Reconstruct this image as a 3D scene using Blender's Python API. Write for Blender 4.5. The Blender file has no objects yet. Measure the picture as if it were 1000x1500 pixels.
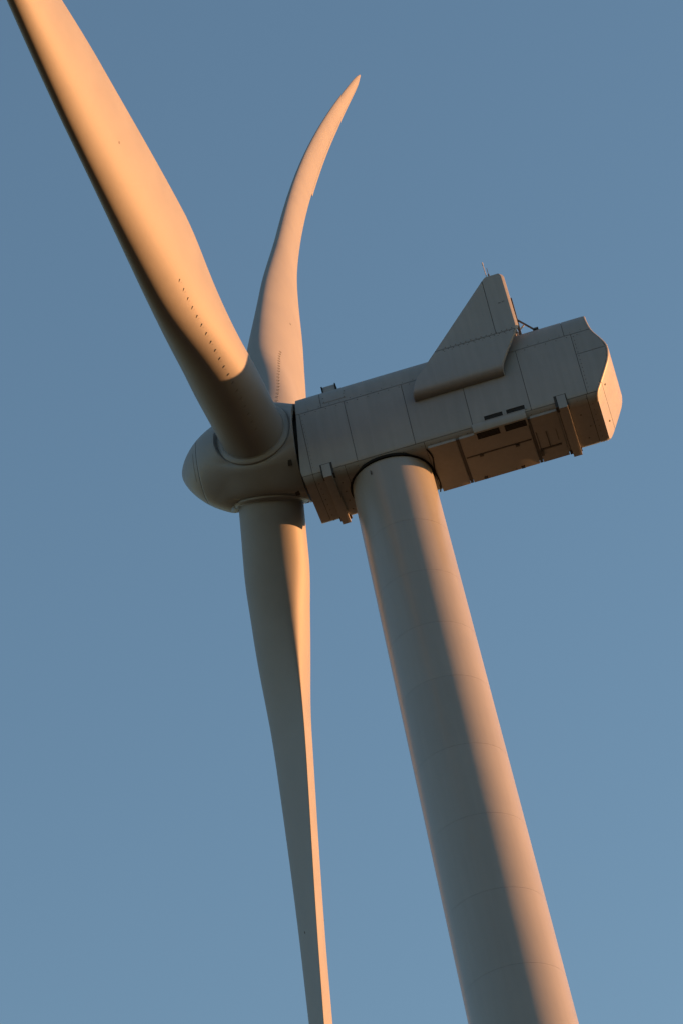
import bpy, math
import numpy as np
from mathutils import Matrix, Vector

R = math.radians
scene = bpy.context.scene
COL = scene.collection
HT = 73.0                                   # height of the tower top (yaw bearing) above the ground

# ------------------------------------------------------------------ camera
CAM_POS = Vector((7.408, -91.909, HT - 71.293))
YAW, PITCH, ROLL = R(-5.766), R(37.403), R(-12.808)
cy, sy, cp, sp = math.cos(YAW), math.sin(YAW), math.cos(PITCH), math.sin(PITCH)
fwd = Vector((sy * cp, cy * cp, sp))
rgt = Vector((cy, -sy, 0))
upv = rgt.cross(fwd)
r2 = math.cos(ROLL) * rgt + math.sin(ROLL) * upv
u2 = -math.sin(ROLL) * rgt + math.cos(ROLL) * upv
cam_d = bpy.data.cameras.new('camera')
cam = bpy.data.objects.new('camera', cam_d)
COL.objects.link(cam)
m = Matrix((r2, u2, -fwd)).transposed().to_4x4()
m.translation = CAM_POS
cam.matrix_world = m
cam_d.sensor_fit = 'VERTICAL'
cam_d.sensor_height = 36.0
cam_d.lens = 5176.65 / 1500 * 36.0
cam_d.clip_start = 0.5
cam_d.clip_end = 20000
scene.camera = cam

# ------------------------------------------------------------------ light
SUN_AZ, SUN_EL = 19.0, 3.0                  # azimuth from +X (the rear of the nacelle) towards +Y
sun_vec = Vector((math.cos(R(SUN_AZ)) * math.cos(R(SUN_EL)), math.sin(R(SUN_AZ)) * math.cos(R(SUN_EL)), math.sin(R(SUN_EL))))
world = bpy.data.worlds.new('World')
scene.world = world
world.use_nodes = True
wn = world.node_tree
bg = wn.nodes['Background']
sky = wn.nodes.new('ShaderNodeTexSky')
sky.sky_type = 'NISHITA'
sky.sun_disc = False
sky.sun_elevation = R(SUN_EL)
sky.sun_rotation = R(90 - SUN_AZ)
sky.altitude = 0
sky.air_density = 1.0
sky.dust_density = 0.2
sky.ozone_density = 1.85
wn.links.new(sky.outputs[0], bg.inputs[0])
bg.inputs[1].default_value = 0.15
sun_d = bpy.data.lights.new('sun', 'SUN')
sun_d.energy = 4.8
sun_d.angle = R(0.5)
sun_d.color = (1.0, 0.405, 0.135)
sun = bpy.data.objects.new('sun', sun_d)
COL.objects.link(sun)
sun.rotation_euler = (-sun_vec).to_track_quat('-Z', 'Y').to_euler()
sun.location = (60, 20, 90)
scene.view_settings.view_transform = 'Standard'
scene.view_settings.look = 'None'
scene.view_settings.exposure = 1.55
scene.view_settings.gamma = 1.0


# ------------------------------------------------------------------ materials
def paint(name, col, rough=0.4, var=0.06, scale=0.8, bump=0.0, streak=0.0, spec=0.5, piece=0.0):
    """weathered paint: slow tone variation, fine grime and faint streaks"""
    mt = bpy.data.materials.new(name)
    mt.use_nodes = True
    nt = mt.node_tree
    b = nt.nodes['Principled BSDF']
    tc = nt.nodes.new('ShaderNodeTexCoord')
    n1 = nt.nodes.new('ShaderNodeTexNoise')
    n1.inputs['Scale'].default_value = scale
    n1.inputs['Detail'].default_value = 6
    n1.inputs['Roughness'].default_value = 0.65
    nt.links.new(tc.outputs['Object'], n1.inputs['Vector'])
    mp = nt.nodes.new('ShaderNodeMapping')
    mp.inputs['Scale'].default_value = (5.0, 5.0, 0.35)
    nt.links.new(tc.outputs['Object'], mp.inputs['Vector'])
    n2 = nt.nodes.new('ShaderNodeTexNoise')
    n2.inputs['Scale'].default_value = 1.3
    n2.inputs['Detail'].default_value = 4
    nt.links.new(mp.outputs[0], n2.inputs['Vector'])
    add = nt.nodes.new('ShaderNodeMath')
    add.operation = 'MULTIPLY_ADD'
    nt.links.new(n2.outputs[0], add.inputs[0])
    add.inputs[1].default_value = streak
    nt.links.new(n1.outputs[0], add.inputs[2])
    mr = nt.nodes.new('ShaderNodeMapRange')
    mr.inputs['From Min'].default_value = 0.3
    mr.inputs['From Max'].default_value = 0.7 + streak * 0.6
    mr.inputs['To Min'].default_value = 1.0 - var
    mr.inputs['To Max'].default_value = 1.0 + var
    nt.links.new(add.outputs[0], mr.inputs['Value'])
    mx = nt.nodes.new('ShaderNodeVectorMath')
    mx.operation = 'SCALE'
    mx.inputs[0].default_value = col
    nt.links.new(mr.outputs[0], mx.inputs['Scale'])
    oi = nt.nodes.new('ShaderNodeObjectInfo')
    ov = nt.nodes.new('ShaderNodeMapRange')
    ov.inputs['To Min'].default_value = 1.0 - piece
    ov.inputs['To Max'].default_value = 1.0 + piece
    nt.links.new(oi.outputs['Random'], ov.inputs['Value'])
    mx2 = nt.nodes.new('ShaderNodeVectorMath')
    mx2.operation = 'SCALE'
    nt.links.new(mx.outputs[0], mx2.inputs[0])
    nt.links.new(ov.outputs[0], mx2.inputs['Scale'])
    nt.links.new(mx2.outputs[0], b.inputs['Base Color'])
    rr = nt.nodes.new('ShaderNodeMapRange')
    rr.inputs['To Min'].default_value = rough - 0.06
    rr.inputs['To Max'].default_value = rough + 0.08
    nt.links.new(n1.outputs[0], rr.inputs['Value'])
    nt.links.new(rr.outputs[0], b.inputs['Roughness'])
    b.inputs['Specular IOR Level'].default_value = spec
    if bump:
        n3 = nt.nodes.new('ShaderNodeTexNoise')
        n3.inputs['Scale'].default_value = 2.2
        n3.inputs['Detail'].default_value = 3
        nt.links.new(tc.outputs['Object'], n3.inputs['Vector'])
        bp = nt.nodes.new('ShaderNodeBump')
        bp.inputs['Strength'].default_value = 1.0
        bp.inputs['Distance'].default_value = bump
        nt.links.new(n3.outputs[0], bp.inputs['Height'])
        nt.links.new(bp.outputs[0], b.inputs['Normal'])
    return mt


M_BLADE = paint('blade_gelcoat', (0.191, 0.199, 0.207), 0.55, 0.06, 0.6, bump=0.003, spec=0.3)
M_TOWER = paint('tower_paint', (0.200, 0.208, 0.216), 0.30, 0.07, 0.5, bump=0.003, streak=0.8, piece=0.02)
M_SHELL = paint('nacelle_gelcoat', (0.192, 0.199, 0.206), 0.45, 0.13, 0.9, bump=0.006, streak=0.9, piece=0.05)
M_HUB = paint('spinner_gelcoat', (0.192, 0.199, 0.206), 0.45, 0.05, 0.9, bump=0.003)
M_GAP = paint('dark_sealant', (0.02, 0.02, 0.02), 0.7, 0.2, 3)
M_DARK = paint('dark_steel', (0.05, 0.05, 0.05), 0.5, 0.2, 4)
M_BOLT = paint('bolt_steel', (0.06, 0.058, 0.055), 0.45, 0.2, 6)
M_VG = paint('generator_plastic', (0.17, 0.17, 0.168), 0.5, 0.1, 4)
M_GALV = paint('galvanised_steel', (0.35, 0.35, 0.34), 0.5, 0.1, 5)
M_BLACK = paint('black_rubber', (0.008, 0.008, 0.008), 0.85, 0.1, 4, spec=0.15)


def ground_material():
    mt = bpy.data.materials.new('dry_grass_field')
    mt.use_nodes = True
    nt = mt.node_tree
    b = nt.nodes['Principled BSDF']
    tc = nt.nodes.new('ShaderNodeTexCoord')
    n = nt.nodes.new('ShaderNodeTexNoise')
    n.inputs['Scale'].default_value = 0.04
    n.inputs['Detail'].default_value = 10
    nt.links.new(tc.outputs['Object'], n.inputs['Vector'])
    cr = nt.nodes.new('ShaderNodeValToRGB')
    cr.color_ramp.elements[0].position = 0.35
    cr.color_ramp.elements[0].color = (0.08, 0.05, 0.016, 1)
    cr.color_ramp.elements[1].position = 0.65
    cr.color_ramp.elements[1].color = (0.17, 0.105, 0.037, 1)
    nt.links.new(n.outputs[0], cr.inputs[0])
    nt.links.new(cr.outputs[0], b.inputs['Base Color'])
    b.inputs['Roughness'].default_value = 0.9
    return mt


# ------------------------------------------------------------------ mesh helpers
def link(name, verts, faces, mat, parent=None, smooth=True, angle=35, stuff=False, label=None):
    me = bpy.data.meshes.new(name)
    me.from_pydata([tuple(map(float, v)) for v in verts], [], faces)
    me.validate()
    me.update()
    me.materials.append(mat)
    if smooth:
        me.shade_smooth()
        me.set_sharp_from_angle(angle=R(angle))
    o = bpy.data.objects.new(name, me)
    COL.objects.link(o)
    if parent is not None:
        o.parent = parent
    if stuff:
        o['kind'] = 'stuff'
    if label:
        o['label'] = label
    return o


class MB:
    """collects simple solids into one mesh"""
    def __init__(s):
        s.v, s.f = [], []

    def add(s, v, f):
        k = len(s.v)
        s.v += [tuple(map(float, p)) for p in v]
        s.f += [tuple(i + k for i in q) for q in f]
        return s

    def box(s, x0, x1, y0, y1, z0, z1, bev=0.0):
        if bev <= 0:
            v = [(x, y, z) for x in (x0, x1) for y in (y0, y1) for z in (z0, z1)]
            f = [(0, 1, 3, 2), (4, 6, 7, 5), (0, 4, 5, 1), (2, 3, 7, 6), (0, 2, 6, 4), (1, 5, 7, 3)]
            return s.add(v, f)
        import bmesh
        bm = bmesh.new()
        bmesh.ops.create_cube(bm, size=1.0)
        for w in bm.verts:
            w.co = (x0 + (w.co.x + .5) * (x1 - x0), y0 + (w.co.y + .5) * (y1 - y0), z0 + (w.co.z + .5) * (z1 - z0))
        bmesh.ops.bevel(bm, geom=bm.edges[:], offset=bev, segments=2, profile=0.7, affect='EDGES')
        bm.verts.index_update()
        s.add([w.co[:] for w in bm.verts], [tuple(w.index for w in f.verts) for f in bm.faces])
        bm.free()
        return s

    def tube(s, pts, rad, n=8):
        pts = [Vector(p) for p in pts]
        rings = []
        for i, p in enumerate(pts):
            d = (pts[min(i + 1, len(pts) - 1)] - pts[max(i - 1, 0)]).normalized()
            a = d.orthogonal().normalized() if i == 0 else (s._a - d * s._a.dot(d)).normalized()
            s._a = a
            b = d.cross(a)
            rings.append([p + rad * (math.cos(t) * a + math.sin(t) * b) for t in [2 * math.pi * k / n for k in range(n)]])
        v = [q for r_ in rings for q in r_]
        f = []
        for i in range(len(pts) - 1):
            for k in range(n):
                k2 = (k + 1) % n
                f.append((i * n + k, i * n + k2, (i + 1) * n + k2, (i + 1) * n + k))
        f.append(tuple(range(n))[::-1])
        f.append(tuple((len(pts) - 1) * n + k for k in range(n)))
        return s.add(v, f)

    def dome(s, c, n, rad, h, k=7):
        """a low bolt head on a surface with normal n"""
        n = Vector(n).normalized()
        a = n.orthogonal().normalized()
        b = n.cross(a)
        c = Vector(c)
        v = []
        for rr, hh in ((rad, -0.004), (rad * .95, h * .6), (rad * .55, h)):
            v += [c + n * hh + rr * (math.cos(t) * a + math.sin(t) * b) for t in [2 * math.pi * i / k for i in range(k)]]
        f = []
        for j in (0, 1):
            f += [(j * k + i, j * k + (i + 1) % k, (j + 1) * k + (i + 1) % k, (j + 1) * k + i) for i in range(k)]
        f.append(tuple(2 * k + i for i in range(k)))
        return s.add(v, f)

    def build(s, name, mat, parent, smooth=True, angle=35, stuff=False, label=None):
        return link(name, s.v, s.f, mat, parent, smooth, angle, stuff, label)


def lathe(prof, n=96, cap0=True, cap1=True):
    """prof: list of (r, z); revolved about Z"""
    v = [(r_ * math.cos(2 * math.pi * i / n), r_ * math.sin(2 * math.pi * i / n), z) for r_, z in prof for i in range(n)]
    f = []
    for j in range(len(prof) - 1):
        for i in range(n):
            i2 = (i + 1) % n
            f.append((j * n + i, j * n + i2, (j + 1) * n + i2, (j + 1) * n + i))
    if cap0:
        f.append(tuple(range(n))[::-1])
    if cap1:
        f.append(tuple((len(prof) - 1) * n + i for i in range(n)))
    return v, f


def slab(outer, inner):
    """closed solid between two equal grids of points [i][j]"""
    ni, nj = len(outer), len(outer[0])
    v = [p for row in outer for p in row] + [p for row in inner for p in row]
    k = ni * nj
    f = []
    for i in range(ni - 1):
        for j in range(nj - 1):
            a, b, c, d = i * nj + j, i * nj + j + 1, (i + 1) * nj + j + 1, (i + 1) * nj + j
            f.append((a, b, c, d))
            f.append((k + a, k + d, k + c, k + b))
    for j in range(nj - 1):
        f.append((j + 1, j, k + j, k + j + 1))
        e = (ni - 1) * nj
        f.append((e + j, e + j + 1, k + e + j + 1, k + e + j))
    for i in range(ni - 1):
        a, b = i * nj, (i + 1) * nj
        f.append((a, b, k + b, k + a))
        a, b = a + nj - 1, b + nj - 1
        f.append((b, a, k + a, k + b))
    return v, f


def fix(o):
    import bmesh
    bm = bmesh.new()
    bm.from_mesh(o.data)
    bmesh.ops.recalc_face_normals(bm, faces=bm.faces[:])
    bm.to_mesh(o.data)
    bm.free()
    return o


def at_top(o):
    o.location = (0, 0, HT)
    return o


# ------------------------------------------------------------------ ground
g = []
rings = [0, 60, 200, 700, 2500, 9000]
gv = [(0, 0, 0)]
gf = []
for ri, rad in enumerate(rings[1:]):
    for k in range(48):
        a = 2 * math.pi * k / 48
        gv.append((rad * math.cos(a), rad * math.sin(a), 0))
for k in range(48):
    gf.append((0, 1 + k, 1 + (k + 1) % 48))
for ri in range(4):
    for k in range(48):
        k2 = (k + 1) % 48
        gf.append((1 + ri * 48 + k, 1 + (ri + 1) * 48 + k, 1 + (ri + 1) * 48 + k2, 1 + ri * 48 + k2))
gr = link('ground', gv, gf, ground_material(), None, smooth=False)
gr['kind'] = 'structure'

# ------------------------------------------------------------------ the turbine
turbine = bpy.data.objects.new('wind_turbine', None)
COL.objects.link(turbine)
turbine['label'] = 'pale grey three-bladed wind turbine lit orange from behind against a clear blue evening sky'
turbine['category'] = 'wind turbine'

# ---- tower: rolled steel cans with a fine weld joint between them
R0, KT = 1.35, 0.011127
joints = [-0.07, -2.75, -4.84, -6.94, -9.06, -11.68, -14.28, -16.98, -19.64, -22.3, -25.0, -30, -40, -50, -62, -HT]
trad = lambda z: R0 - KT * z
for za, zb in zip(joints[:-1], joints[1:]):
    e = 0.0022
    zz = list(np.linspace(zb + e, za - e, 4))
    at_top(link('tower_section', *lathe([(trad(z), z) for z in zz], 128), M_TOWER, turbine, angle=20))
at_top(link('yaw_ring', *lathe([(1.30, -0.075), (1.30, 0.10)], 96), M_BLACK, turbine))
pv, pf = lathe([(1.39, -0.08), (1.415, -0.07), (1.415, 0.02)], 96)
at_top(link('yaw_seal', pv, pf, M_BLACK, turbine))
# small lifting lug high on the shaded side
a = R(-112)
lug = MB().box(-0.015, 0.015, -0.05, 0.0, -0.07, 0.07)
o = lug.build('lifting_lug', M_DARK, turbine)
o.rotation_euler = (0, 0, a + R(90))
rr = trad(-0.42)
o.location = (rr * math.cos(a), rr * math.sin(a), HT - 0.42)

# ---- nacelle shell
HW, ZB, CR = 1.342, -0.05, 0.34             # half width, underside, corner radius
ZS = 2.73                                   # horizontal seam under the roof band
half = [(y, ZB) for y in (0.0, -0.3, -0.6, -0.9)]
for t in np.linspace(0, 90, 9):
    half.append((-(HW - CR) - CR * math.sin(R(t)), ZB + CR - CR * math.cos(R(t))))
I_UNDER = 4 + 6                             # underside panels end on this point of the corner
half += [(-HW, z) for z in (0.36, 0.6, 0.85, 1.1, 1.35, 1.6, 1.85, 2.1, 2.35, 2.55, ZS)]
I_ROOF = len(half) - 1
half += [(-1.332, 2.93), (-1.31, 3.10), (-1.265, 3.26), (-1.20, 3.40), (-1.11, 3.52), (-1.0, 3.60), (-0.85, 3.665), (-0.6, 3.71), (-0.3, 3.73), (0.0, 3.735)]
half = np.array(half)
tang = np.gradient(half, axis=0)
nrm = np.stack([tang[:, 1], -tang[:, 0]], 1)
nrm /= np.linalg.norm(nrm, axis=1)[:, None]
nrm = np.where(((nrm * (half - np.array([0, 1.8]))).sum(1) < 0)[:, None], -nrm, nrm)
nrm[0] = (0, -1)
nrm[-1] = (0, 1)
TH = 0.035


def x_front(z):
    return float(np.interp(z, [-.1, .4, 2.84, 3.33, 3.75], [-2.70, -2.76, -2.49, -2.45, -2.43]))


REAR = [(-.1, 7.20), (.1, 7.29), (.36, 7.44), (.93, 7.74), (1.25, 7.90), (1.47, 7.975), (1.70, 8.02), (1.9, 8.02), (2.05, 7.98),
        (2.2, 7.915), (2.37, 7.83), (2.55, 7.735), (2.72, 7.665), (2.85, 7.635), (3.0, 7.61), (3.23, 7.585), (3.75, 7.57)]


def x_rear(z):
    return float(np.interp(z, [a for a, b in REAR], [b for a, b in REAR]))


# dark inner core that shows in the joints; the panels are bolted on it
inner = half - nrm * TH
loop = [tuple(p) for p in inner] + [(-p[0], p[1]) for p in inner[-2:0:-1]]
n = len(loop)
cv = [(x_front(z) + 0.03, y, z) for y, z in loop] + [(x_rear(z) - 0.085, y, z) for y, z in loop]
cf = [(i, (i + 1) % n, n + (i + 1) % n, n + i) for i in range(n)]
cf.append(tuple(range(n)))
H_ = len(half)
# rear cap stitched left to right at equal height
pairs = [(n + i, n + (n - i) % n) for i in range(H_)]
for a, b in zip(pairs[:-1], pairs[1:]):
    q = [a[0], b[0], b[1], a[1]]
    q2 = []
    for w in q:
        if w not in q2:
            q2.append(w)
    cf.append(tuple(q2))
nacelle = fix(link('nacelle', cv, cf, M_GAP, turbine))
at_top(nacelle)
GAP = 0.0085


def shell_panel(name, pts, nor, xa, xb, mat=M_SHELL, trim=True):
    """pts, nor: lists of (y, z) along the cross-section; xa, xb: callables of z or numbers"""
    pts = [np.array(p, float) for p in pts]
    nor = [np.array(p, float) for p in nor]
    if trim:
        d = pts[1] - pts[0]
        pts[0] = pts[0] + d / np.linalg.norm(d) * GAP
        d = pts[-2] - pts[-1]
        pts[-1] = pts[-1] + d / np.linalg.norm(d) * GAP
    fa = xa if callable(xa) else (lambda z: xa + GAP)
    fb = xb if callable(xb) else (lambda z: xb - GAP)
    outer, inn = [], []
    for p, q in zip(pts, nor):
        pi = p - q * (TH + 0.004)
        x0, x1 = fa(p[1]), fb(p[1])
        xs = [x0, x0 * .5 + x1 * .5, x1]
        outer.append([(x, p[0], p[1]) for x in xs])
        inn.append([(x, pi[0], pi[1]) for x in xs])
    return fix(link(name, *slab(outer, inn), mat, nacelle, angle=30))


def seg(i0, i1, mirror=False):
    p = half[i0:i1 + 1].copy()
    q = nrm[i0:i1 + 1].copy()
    if mirror:
        p[:, 0] *= -1
        q[:, 0] *= -1
    return list(p), list(q)


RB = 0.07
rear_lim = lambda z: x_rear(z) - RB - 0.01
XS = [x_front, -2.39, -0.85, 1.12, 3.08, 5.06, 6.95, rear_lim]
for mir in (False, True):
    for xa, xb in zip(XS[:-1], XS[1:]):
        if xb is rear_lim:                  # the last bay is split by a level joint
            k = I_UNDER + 9
            shell_panel('side_panel', *seg(I_UNDER, k, mir), xa, xb)
            shell_panel('side_panel', *seg(k, I_ROOF, mir), xa, xb)
        else:
            shell_panel('side_panel', *seg(I_UNDER, I_ROOF, mir), xa, xb)
# roof band: goes over the top from one seam to the other
rp, rq = seg(I_ROOF, H_ - 1)
rpm, rqm = seg(I_ROOF, H_ - 1, True)
rp, rq = rp + rpm[-2::-1], rq + rqm[-2::-1]
for xa, xb in zip([x_front, -1.62, 6.74], [-1.62, 6.74, rear_lim]):
    shell_panel('roof_panel', rp, rq, xa, xb)
# underside
up_, uq_ = seg(0, I_UNDER, True)
un_, unq = seg(0, I_UNDER)
up_, uq_ = up_[::-1] + un_[1:], uq_[::-1] + unq[1:]
for xa, xb in zip([x_front, -2.39, -1.30, 1.40, 5.90, 6.9], [-2.39, -1.30, 1.40, 5.90, 6.9, rear_lim]):
    shell_panel('underside_panel', up_, uq_, xa, xb)


# rear cover in two pieces
def hw_at(z):
    return float(np.interp(z, [p[1] for p in half[3:]], [-p[0] for p in half[3:]]))


for z0, z1 in ((ZB + 0.004, 0.46), (0.46, 3.70)):
    outer, inn = [], []
    zz = [z0 + GAP] + [z for z in np.arange(-0.02, 3.72, 0.07) if z0 + .03 < z < z1 - .03] + [z1 - GAP]
    for z in zz:
        h = hw_at(z) - 0.002
        x = x_rear(z)
        qs = [R(a_) for a_ in (0, 22, 45, 67, 90)]
        half_y = [(h - RB + RB * math.sin(t), x - RB + RB * math.cos(t)) for t in qs]
        row = [(-y, xx) for y, xx in half_y[::-1]] + [(-h * .4, x), (0, x), (h * .4, x)] + half_y
        outer.append([(xx, y, z) for y, xx in row])
        inn.append([(x - RB - .02, y * .97, z) for y, xx in row])
    fix(link('rear_panel', *slab(outer, inn), M_SHELL, nacelle, angle=40))
# front plate
fo, fi = [], []
for z in np.linspace(0.0, 3.6, 10):
    h = hw_at(z) - 0.03
    x = x_front(z) + 0.012
    fo.append([(x, -h, z), (x, h, z)])
    fi.append([(x + 0.03, -h, z), (x + 0.03, h, z)])
fix(link('front_panel', *slab(fo, fi), M_SHELL, nacelle))

# bolts along the joints, too small to pick apart
b = MB()
for x in np.arange(-2.2, 7.4, 0.36):
    if 1.6 < x < 5.0:
        continue
    b.dome((x, -HW, ZS - 0.085), (0, -1, 0), 0.017, 0.012)
    b.dome((x + .14, -1.3345, ZS + 0.075), (0, -1, 0.03), 0.017, 0.012)
for z in np.arange(0.4, 2.7, 0.17):
    b.dome((7.03, -HW, z), (0, -1, 0), 0.017, 0.012)
    b.dome((-2.33, -HW, z), (0, -1, 0), 0.012, 0.010)
for x in np.arange(-1.5, 7.2, 0.31):
    b.dome((x, -1.262, 0.03), (0, -.6, -.8), 0.015, 0.012)
for x in (-2.28, 7.03):
    for y in np.arange(-1.0, 1.1, 0.3):
        b.dome((x, y, ZB), (0, 0, -1), 0.02, 0.014)
for x, y in ((-1.55, -.7), (-1.55, -.2), (-1.55, .3), (-1.55, .8), (6.55, -.6), (6.75, .1), (6.6, .7)):
    b.dome((x, y, ZB), (0, 0, -1), 0.03, 0.016)
b.build('bolt', M_BOLT, nacelle, stuff=True)
b = MB()
for z, x in ((2.93, -1.5), (3.1, -1.51), (2.93, -.8), (3.08, -.79), (3.2, -.77)):
    y = float(np.interp(z, half[I_ROOF:, 1], half[I_ROOF:, 0]))
    b.dome((x, y, z), (0, -1, .15), 0.028, 0.016)
for y, z in ((-1.0, .62), (-.72, .38)):
    pass
b.dome((x_rear(.62), -0.95, .62), (1, 0, -.3), 0.035, 0.03)
b.dome((x_rear(.28), 0.55, .28), (1, 0, -.3), 0.035, 0.03)
b.build('bolt', M_BOLT, nacelle, stuff=True)
# access plate lying on the roof band beside the front
ap = []
ai = []
for z in np.linspace(2.89, 3.27, 5):
    y = float(np.interp(z, half[I_ROOF:, 1], half[I_ROOF:, 0]))
    ap.append([(-1.55, y - .012, z), (-.76, y - .012, z)])
    ai.append([(-1.55, y + .01, z), (-.76, y + .01, z)])
fix(link('access_plate', *slab(ap, ai), M_SHELL, nacelle))

# ---- belly plates under the rear half, standing proud of the underside
for x0, x1 in ((1.47, 2.41), (2.53, 4.81), (4.93, 5.83)):
    at_top(MB().box(x0, x1, -1.205, 1.255, -0.075, 0.08, 0.02).build('belly_plate', M_SHELL, turbine))
for x in (2.47, 4.87):
    at_top(MB().box(x - .05, x + .05, -1.20, 1.25, -0.062, -0.02).build('joint_channel', M_DARK, turbine))
at_top(MB().box(2.56, 4.78, -0.165, -0.12, -0.10, -0.07, 0.006).build('latch_bar', M_DARK, turbine))
for x, y in ((3.06, -.09), (4.28, -.06), (2.97, 1.14), (4.24, 1.15)):
    at_top(MB().box(x - .07, x + .07, y - .05, y + .05, -0.125, -0.07, 0.012).build('latch', M_DARK, turbine))
t = MB().box(4.95, 5.68, 0.50, 0.57, -0.105, -0.072, 0.006).box(5.285, 5.315, -0.32, 0.50, -0.095, -0.072).box(4.965, 4.99, -.42, .50, -.09, -.072).box(5.62, 5.64, -.3, .3, -.085, -.072)
at_top(t.build('hatch_track', M_DARK, turbine))
at_top(MB().box(4.93, 5.03, .58, .86, -.12, -.072, .01).build('hatch_catch', M_DARK, turbine))
# cable that sags across the underside behind the tower
pts = []
for k in range(25):
    s = k / 24
    pts.append((1.42 + .05 * math.sin(s * 9) - .07 * s + 0.10 * math.sin(math.pi * s), -1.2 + 2.36 * s, -0.085 - .02 * math.sin(s * 14)))
at_top(MB().tube(pts, 0.024, 8).build('cable', M_BLACK, turbine))

# ---- cross beams under the nacelle
for (x0, x1), (s0, s1) in (((-2.05, -1.76), (-2.10, -1.69)), ((5.94, 6.23), (5.85, 6.265))):
    bm_ = at_top(MB().box(x0, x1, -1.385, 1.335, -0.16, 0.37, 0.012).build('cross_beam', M_SHELL, turbine))
    MB().box(s0, s1, -1.347, 1.30, -0.045, 0.415).build('beam_slot', M_GAP, bm_)

# ---- air vents on the lower corner
hood = []
hin = []
prof = [(-1.35, .24), (-1.365, .18), (-1.36, .02), (-1.315, -.075), (-1.25, -.105), (-.93, -.105), (-.91, -.03)]
vx0, vx1 = 3.05, 4.84
v = [(x, y, z) for x in (vx0, vx1) for y, z in prof + [(-.91, .24)]]
k = len(prof) + 1
f = [(i, (i + 1) % k, k + (i + 1) % k, k + i) for i in range(k)] + [tuple(range(k)), tuple(range(k, 2 * k))]
hood = at_top(fix(link('vent_hood', v, f, M_SHELL, turbine, angle=25)))
for x0, x1 in ((3.12, 3.88), (4.06, 4.78)):
    MB().box(x0, x1, -1.262, -.955, -0.112, -0.09).build('vent_opening', M_BLACK, hood)
    sl = MB()
    for y in (-1.21, -1.15, -1.09, -1.03):
        sl.box(x0, x1, y - .006, y + .006, -0.118, -0.108)
    sl.build('louvre', M_DARK, hood, stuff=True)
for x0, x1 in ((3.5, 4.12), (4.25, 4.87)):
    fr = MB()
    fr.box(x0 - .04, x1 + .04, -1.36, -1.33, .43, .46).box(x0 - .04, x1 + .04, -1.36, -1.33, .235, .26)
    fr.box(x0 - .04, x0, -1.36, -1.33, .26, .43).box(x1, x1 + .04, -1.36, -1.33, .26, .43)
    fo_ = at_top(fr.build('vent', M_SHELL, turbine))
    MB().box(x0, x1, -1.343, -1.325, .26, .43).build('vent_opening', M_BLACK, fo_)
    sl = MB()
    for z in (.29, .325, .36, .395):
        sl.box(x0, x1, -1.352, -1.342, z - .004, z + .004)
    sl.build('louvre', M_DARK, fo_, stuff=True)

# ---- side fins that carry the cooler on the roof
FZ = [1.87, 2.10, 2.19, 2.52, 3.36, 3.53, 5.74, 5.82, 5.87]
FX0 = [1.44, 1.50, 1.53, 1.69, 2.455, 2.61, 4.59, 4.665, 4.76]
FX1 = [4.53, 4.59, 4.62, 4.80, 5.31, 5.39, 5.36, 5.345, 5.29]
fin_prof = [(-1.345, 1.84), (-1.44, 1.845), (-1.53, 1.87), (-1.60, 1.92), (-1.65, 1.99), (-1.674, 2.07), (-1.68, 2.19)] + [(-1.68, z) for z in np.arange(2.35, 5.9, 0.1)]


def fin_piece(name, z0, z1, x_lo, x_hi, side, parent):
    rows_o, rows_i = [], []
    pr = [p for p in fin_prof if z0 - 1e-6 <= p[1] <= z1 + 1e-6]
    zs_ = [p[1] for p in fin_prof]
    ys_ = [p[0] for p in fin_prof]
    if pr[0][1] > z0 + .005:
        pr = [(float(np.interp(z0, zs_, ys_)), z0)] + pr
    if pr[-1][1] < z1 - .005:
        pr.append((float(np.interp(z1, zs_, ys_)), z1))
    P_ = np.array(pr)
    T_ = np.gradient(P_, axis=0)
    N_ = np.stack([T_[:, 1], -T_[:, 0]], 1)
    N_ /= np.linalg.norm(N_, axis=1)[:, None]          # points towards +y (inwards)
    th = 0.10
    eb = 0.03
    rear_w, rear_d = (0.09, 0.098) if z0 > 3 else (0.03, 0.05)
    for (y, z), nn in zip(pr, N_):
        xa = max(float(np.interp(z, FZ, FX0)), x_lo)
        xb = min(float(np.interp(z, FZ, FX1)), x_hi)
        iy, iz = y + nn[0] * th, z + nn[1] * th
        b0 = eb if x_lo < 0 else 0
        b1 = eb if x_hi > 90 else 0
        w = lambda s: (y + nn[0] * s, z + nn[1] * s)
        qs = [R(a_) for a_ in (90, 67, 45, 22, 0)]
        xs = [xa + b0 * (1 - math.sin(t)) for t in qs[::-1]] if b0 else [xa] * 1
        off = [b0 * (1 - math.cos(t)) for t in qs[::-1]] if b0 else [0]
        xs, off = xs[::-1], off[::-1]
        xs += [(xa + xb) / 2]
        off += [0]
        xs += [xb - rear_w, xb - rear_w * .93, xb - rear_w * .5, xb - .003, xb] if b1 else [xb]
        off += [0, rear_d * .05, rear_d * .5, rear_d * .95, rear_d] if b1 else [0]
        rows_o.append([(x, side * -w(q)[0], w(q)[1]) for x, q in zip(xs, off)])
        rows_i.append([(x, side * -w(th)[0], w(th)[1]) for x, q in zip(xs, off)])
    return fix(link(name, *slab(rows_o, rows_i), M_SHELL, parent, angle=40))


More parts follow.
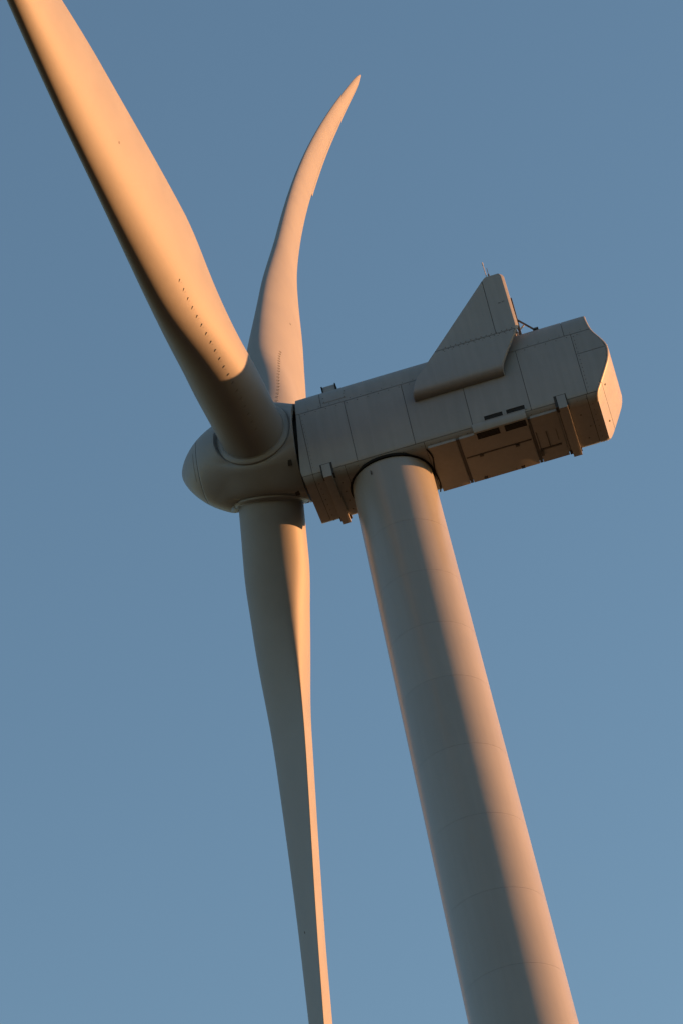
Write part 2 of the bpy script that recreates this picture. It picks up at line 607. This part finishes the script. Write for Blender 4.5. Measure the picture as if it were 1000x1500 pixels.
for side in (-1, 1):
    fin = bpy.data.objects.new('fin', None)
    COL.objects.link(fin)
    fin.parent = turbine
    fin.location = (0, 0, HT)
    fin_piece('fin_panel', 1.84, 3.374, -9, 99, side, fin)
    fin_piece('fin_panel', 3.392, 5.737, -9, 4.601, side, fin)
    fin_piece('fin_panel', 3.392, 5.87, 4.619, 99, side, fin)
    back = MB().box(2.85, 5.25, side * 1.62 - .02, side * 1.62 + .02, 3.30, 3.46).box(4.57, 4.65, side * 1.62 - .02, side * 1.62 + .02, 3.46, 5.7)
    back.build('fin_backing', M_GAP, fin)
    b = MB()
    for k, x in enumerate(np.arange(2.78, 5.28, 0.088)):
        b.dome((x, side * 1.68, 3.383 + (0.055 if k % 2 else -0.04)), (0, side, 0), 0.020, 0.012)
        if k % 3 == 0:
            b.dome((x + .03, side * 1.68, 3.383 - .1), (0, side, 0), 0.014, 0.01)
    for x, z in ((5.0, 4.62), (5.09, 4.63), (5.14, 4.64), (4.96, 4.62)):
        b.dome((x, side * 1.68, z), (0, side, 0), 0.02, 0.012)
    b.build('bolt', M_BOLT, fin, stuff=True)
# cooler core between the fins, with its posts and braces
cool = at_top(MB().box(4.95, 5.22, -1.54, 1.54, 3.95, 5.70, .02).build('cooler', M_GALV, turbine))
gr_ = MB()
for y in np.linspace(-1.45, 1.45, 30):
    gr_.box(5.221, 5.235, y - .012, y + .012, 4.02, 5.63)
gr_.build('cooling_rib', M_DARK, cool, stuff=True)
for y in (-1.02, 1.02):
    at_top(MB().box(5.32, 5.41, y - .05, y + .05, 3.50, 5.2, .008).build('cooler_post', M_DARK, turbine))
    at_top(MB().tube([(5.40, y, 4.22), (5.86, y, 3.62)], .035, 8).box(5.80, 5.99, y - .08, y + .08, 3.585, 3.645).build('brace', M_DARK, turbine))
    at_top(MB().box(5.05, 5.3, y - .28, y - .1, 3.6, 3.95, .01).build('cooler_foot', M_GALV, turbine))
    at_top(MB().tube([(5.41, y - .1, 3.74), (5.55, y - .1, 3.85)], .03, 8).build('pipe_stub', M_GALV, turbine))
# weather masts on the fin
at_top(MB().tube([(4.80, -1.64, 5.80), (4.785, -1.64, 6.52)], .016, 6).tube([(4.785, -1.64, 6.44), (4.783, -1.64, 6.55)], .024, 6).build('antenna', M_GALV, turbine))
at_top(MB().tube([(4.885, -1.64, 5.80), (4.88, -1.64, 6.27)], .010, 6).tube([(4.885, -1.64, 5.86), (4.885, -1.64, 5.98)], .030, 8).build('antenna', M_DARK, turbine))

# roof-top cowl near the front
v = [(-1.47, -1.12, 3.50), (-1.05, -1.12, 3.50), (-1.05, -.72, 3.66), (-1.47, -.72, 3.66),
     (-1.47, -1.02, 3.815), (-1.05, -1.02, 3.815), (-1.05, -.92, 3.83), (-1.47, -.92, 3.83)]
f = [(0, 1, 2, 3), (4, 7, 6, 5), (0, 4, 5, 1), (1, 5, 6, 2), (2, 6, 7, 3), (3, 7, 4, 0)]
cw = at_top(fix(link('roof_cowl', v, f, M_SHELL, turbine, smooth=False)))
for x in (-1.49, -1.03):
    MB().box(x - .022, x + .022, -1.12, -.75, 3.55, 3.78).build('cowl_end', M_BLACK, cw)
at_top(MB().box(-1.98, -1.64, -.80, -.3, 3.60, 3.715, .02).build('roof_hatch', M_SHELL, turbine))

# ------------------------------------------------------------------ rotor
HUB = Vector((-3.9155, 0, 2.3253))
TILT = R(6.579)
PHI = 1.519903
ROT = Matrix.Translation(Vector((0, 0, HT)) + HUB) @ Matrix.Rotation(TILT, 4, 'Y')
CONE, B2, B3, BL, BPITCH = 0.0738808, -1.993857, 5.482927, 51.938773, 0.200917
CK = np.array([0, .045, .1, .2, .33, .5, .75, .94, .985, 1.])
CHORD = np.array([2.18042, 2.18042, 2.3296, 3.32294, 3.04988, 1.7261, 1.21898, 0.60755, 0.36453, 0.07291])
TWIST = np.array([.275547, .275547, .275547, .188972, .098285, .02394, -.021805, -.058853, -.058853, -.058853])
TRAT = np.array([1, 1, .7073, .32615, .23416, .30022, .20779, .18, .18, .18])
PAX = np.array([.5, .5, .45, .36, .32, .3, .3, .3, .35, .45])
BLADE_PHI = [PHI, PHI - 2 * math.pi / 3, PHI + 2 * math.pi / 3]


def pchip(x, y, q):
    h = np.diff(x)
    dl = np.diff(y) / h
    d = np.zeros_like(y, float)
    for i in range(1, len(x) - 1):
        if dl[i - 1] * dl[i] > 0:
            w1, w2 = 2 * h[i] + h[i - 1], h[i] + 2 * h[i - 1]
            d[i] = (w1 + w2) / (w1 / dl[i - 1] + w2 / dl[i])
    d[0], d[-1] = dl[0], dl[-1]
    q = np.clip(q, x[0], x[-1])
    i = np.clip(np.searchsorted(x, q, side='right') - 1, 0, len(x) - 2)
    t = (q - x[i]) / h[i]
    return (1 + 2 * t) * (1 - t) ** 2 * y[i] + t * (1 - t) ** 2 * h[i] * d[i] + t * t * (3 - 2 * t) * y[i + 1] + t * t * (t - 1) * h[i] * d[i + 1]


def section(tr, b):
    x = .5 * (1 + np.cos(b))
    yc = .5 * np.sin(b)
    yt = 5 * (.2969 * np.sqrt(x) - .126 * x - .3516 * x ** 2 + .2843 * x ** 3 - .1015 * x ** 4)
    cam_ = .04 * 4 * x * (1 - x)
    ya = np.sign(np.sin(b)) * yt
    w = np.clip((tr - .36) / (1 - .36), 0, 1)
    w = w * w * (3 - 2 * w)
    return x, w * yc + (1 - w) * ya * tr + (1 - w) * cam_ * min(1, .4 / tr * .6)


def blade_point(s, b, lift=0.0, ext=0.0):
    """points of the blade skin at span fraction s and section angle b (array), in rotor axes with the blade along +Z"""
    ch, tw = float(pchip(CK, CHORD, np.array(s))), float(pchip(CK, TWIST, np.array(s))) + BPITCH
    tr, pa = float(pchip(CK, TRAT, np.array(s))), float(pchip(CK, PAX, np.array(s)))
    b = np.atleast_1d(b)
    x, y = section(tr, b)
    t_ = np.array([0., 1., 0.])
    a_ = np.array([1., 0, 0])
    cx = math.cos(tw) * t_ + math.sin(tw) * a_
    nx = -math.sin(tw) * t_ + math.cos(tw) * a_
    o = np.array([-math.sin(CONE) * s * BL + B2 * s * s + B3 * s ** 3, 0, s * BL * math.cos(CONE)])
    return o + ((x - pa) * ch + ext)[:, None] * cx + (y * ch + lift)[:, None] * nx, cx, nx


NB = 96
bb = np.linspace(0, 2 * np.pi, NB, endpoint=False)
SS = np.concatenate([np.linspace(.018, .34, 66), np.linspace(.35, .94, 60), [.95, .96, .97, .978, .985, .991, .996, 1.0]])
bv = np.concatenate([blade_point(s, bb)[0] for s in SS])
bf = []
for i in range(len(SS) - 1):
    for j in range(NB):
        j2 = (j + 1) % NB
        bf.append((i * NB + j, i * NB + j2, (i + 1) * NB + j2, (i + 1) * NB + j))
bf.append(tuple(range(NB)))
bf.append(tuple((len(SS) - 1) * NB + j for j in range(NB)))
blade = fix(link('blade', bv, bf, M_BLADE, turbine, angle=50))
# vortex generators: a row of paired fins on the suction side near the root
vg = MB()
s = .052
while s < .193:
    bang = R(float(np.interp(s, [.05, .114, .144, .174, .2], [126, 126, 123, 120, 116])))
    P0, cx, nx = blade_point(s, bang)
    P1 = blade_point(s, bang - .02)[0]
    c = Vector(P0[0])
    td = (Vector(P1[0]) - c).normalized()              # downstream along the skin
    sd = Vector((0, 0, 1))
    nn = td.cross(sd).normalized()
    if nn.dot(Vector(nx)) < 0:
        nn = -nn
    for sg in (-1, 1):
        base = c + sd * sg * .06
        d = (td + sd * sg * .42).normalized()
        w = d.cross(nn) * .007
        A, B_ = base - d * .055, base + d * .055
        lo = -nn * .012
        vg.add([A + w + lo, A - w + lo, B_ - w + lo, B_ + w + lo, A + nn * .004, B_ + nn * .017 + w, B_ + nn * .017 - w],
               [(0, 1, 2, 3), (0, 4, 1), (2, 6, 5, 3), (0, 3, 5, 4), (1, 4, 6, 2), (4, 5, 6)])
    s += .395 / BL
vgo = vg.build('vortex_generator', M_VG, blade, smooth=False, stuff=True)
# trailing-edge strip on the outer part
so, si = [], []
for s in np.linspace(.692, .985, 40):
    up = blade_point(s, R(14), 0.006)[0][0]
    lo = blade_point(s, R(-14), -0.006)[0][0]
    te, cx, nx = blade_point(s, 0.0, 0.0, 0.10 * min(1, (.985 - s) / .12 + .05))
    te = te[0]
    so.append([up, te + nx * .004])
    si.append([lo, te - nx * .004])
tes = fix(link('edge_strip', *slab(so, si), M_BLADE, blade, smooth=False))
# small lightning receptor dots
lr = MB()
for s, bdeg, sg in ((.298, 96, 1), (.304, 270, -1)):
    P0, cx, nx = blade_point(s, R(bdeg))
    lr.dome(P0[0], Vector(nx) * sg, .045, .012, 8)
lro = lr.build('lightning_receptor', M_DARK, blade, stuff=True)
# root collar: a rain lip round the blade root
prof = [(1.10, 1.36), (1.245, 1.36), (1.275, 1.40), (1.275, 1.47), (1.245, 1.50), (1.125, 1.53), (1.115, 1.56), (1.085, 1.56)]
cv_, cf_ = lathe(prof, 96, False, False)
ax = Vector((-math.sin(CONE), 0, math.cos(CONE)))
Q = Vector((0, 0, 1)).rotation_difference(ax).to_matrix()
cv_ = [Q @ Vector(p) for p in cv_]
col_ = fix(link('root_collar', cv_, cf_, M_HUB, blade, angle=40))
pieces = [vgo, tes, lro, col_]
for k, ph in enumerate(BLADE_PHI):
    if k == 0:
        o = blade
    else:
        o = blade.copy()
        COL.objects.link(o)
        o.parent = turbine
        for c_ in pieces:
            d_ = c_.copy()
            COL.objects.link(d_)
            d_.parent = o
    o.matrix_local = ROT @ Matrix.Rotation(ph, 4, 'X')
    o['label'] = ['near blade sweeping up towards the viewer, orange past a shaded root',
                  'far blade curving up and away behind the nacelle', 'blade hanging down beside the tower, seen almost edge on'][k]

# ---- spinner: a body of revolution that swells out to the three blade roots
TK = np.array([-1.26, -.6, 0, .5, 1.0, 1.4, 1.8, 2.2, 2.5, 2.72, 2.86, 2.93])
RK = np.array([1.67, 1.74, 1.77, 1.745, 1.66, 1.55, 1.37, 1.11, .83, .55, .29, 0.0])


def spin_r(t):
    t = np.asarray(t, float)
    return np.sqrt(np.clip(pchip(TK, RK ** 2, t), 0, None))


roots = [Vector((-math.sin(CONE), -math.sin(p) * math.cos(CONE), math.cos(p) * math.cos(CONE))) for p in BLADE_PHI]


def sm(a, b_, x):
    u = min(1, max(0, (x - a) / (b_ - a)))
    return u * u * (3 - 2 * u)


def spin_point(t, th, lift=0.0):
    r_ = float(spin_r(t)) + lift
    p = Vector((-t, r_ * math.cos(th), r_ * math.sin(th)))
    for e in roots:
        h = p.dot(e)
        if h > 0:
            d = (p - e * h).length
            p = p + e * (max(0, 1.40 - h) * sm(1.85, 1.2, d) - max(0, h - 1.40) * sm(1.35, 1.2, d))
    return p


NT = 180
TSEAM = 2.16


def spin_mesh(ts, close_front):
    v, f = [], []
    for t in ts:
        dip = 0.012 if abs(t - TSEAM) < .006 else 0.0
        v += [spin_point(t, 2 * math.pi * i / NT, -dip) for i in range(NT)]
    for j in range(len(ts) - 1):
        for i in range(NT):
            i2 = (i + 1) % NT
            f.append((j * NT + i, j * NT + i2, (j + 1) * NT + i2, (j + 1) * NT + i))
    return v, f


ts = list(np.linspace(-1.26, TSEAM - .012, 74)) + [TSEAM - .004]
v, f = spin_mesh(ts, False)
# turn the back edge in
k = len(v)
v += [(1.26, p.y * .9, p.z * .9) for p in v[:NT]]
v += [(1.1, p[1] * .95, p[2] * .95) for p in v[k:k + NT]]
for i in range(NT):
    i2 = (i + 1) % NT
    f.append((i, k + i, k + i2, i2))
    f.append((k + i, k + NT + i, k + NT + i2, k + i2))
hub = fix(link('spinner', v, f, M_HUB, turbine, angle=40))
hub.matrix_local = ROT
u = np.linspace(0, 1, 26)
ts = [TSEAM + .004] + list(TSEAM + .012 + (2.928 - TSEAM - .012) * np.sin(u * math.pi / 2))
v, f = spin_mesh(ts, True)
f.append(tuple((len(ts) - 1) * NT + i for i in range(NT)))
fix(link('nose_cap', v, f, M_HUB, hub, angle=40))
link('nose_joint', *[[(Vector((-TSEAM - dx, (float(spin_r(TSEAM)) - .02) * math.cos(2 * math.pi * i / 96), (float(spin_r(TSEAM)) - .02) * math.sin(2 * math.pi * i / 96)))) for dx in (-.02, .02) for i in range(96)],
     [(i, (i + 1) % 96, 96 + (i + 1) % 96, 96 + i) for i in range(96)]], M_GAP, hub)
# hatch on the nose
ho, hi_ = [], []
for t in np.linspace(2.30, 2.74, 10):
    ho.append([spin_point(t, R(a_), .012) for a_ in np.linspace(178, 232, 14)])
    hi_.append([spin_point(t, R(a_), -.01) for a_ in np.linspace(178, 232, 14)])
fix(link('nose_hatch', *slab(ho, hi_), M_HUB, hub, angle=40))
# small drain covers round the back of the spinner
for t, th in ((-1.02, 227), (-.99, 264), (-1.0, 80), (-1.0, 320)):
    c = spin_point(t, R(th))
    n_ = Vector((0, math.cos(R(th)), math.sin(R(th))))
    tt = n_.cross(Vector((1, 0, 0)))
    q_ = MB()
    A = Vector((1, 0, 0))
    vs = [c + A * a_ + tt * b_ + n_ * h_ for a_ in (-.07, .07) for b_ in (-.10, .10) for h_ in (-.05, .02)]
    q_.add(vs, [(0, 1, 3, 2), (4, 6, 7, 5), (0, 4, 5, 1), (2, 3, 7, 6), (0, 2, 6, 4), (1, 5, 7, 3)])
    fix(q_.build('drain_cover', M_GAP, hub, smooth=False))
# main shaft housing in the gap behind the spinner
pv, pf = lathe([(1.12, -1.7), (1.12, -.8)], 64)
sh = link('shaft_housing', [(-p[2], p[0], p[1]) for p in pv], pf, M_GAP, turbine)
sh.matrix_local = ROT
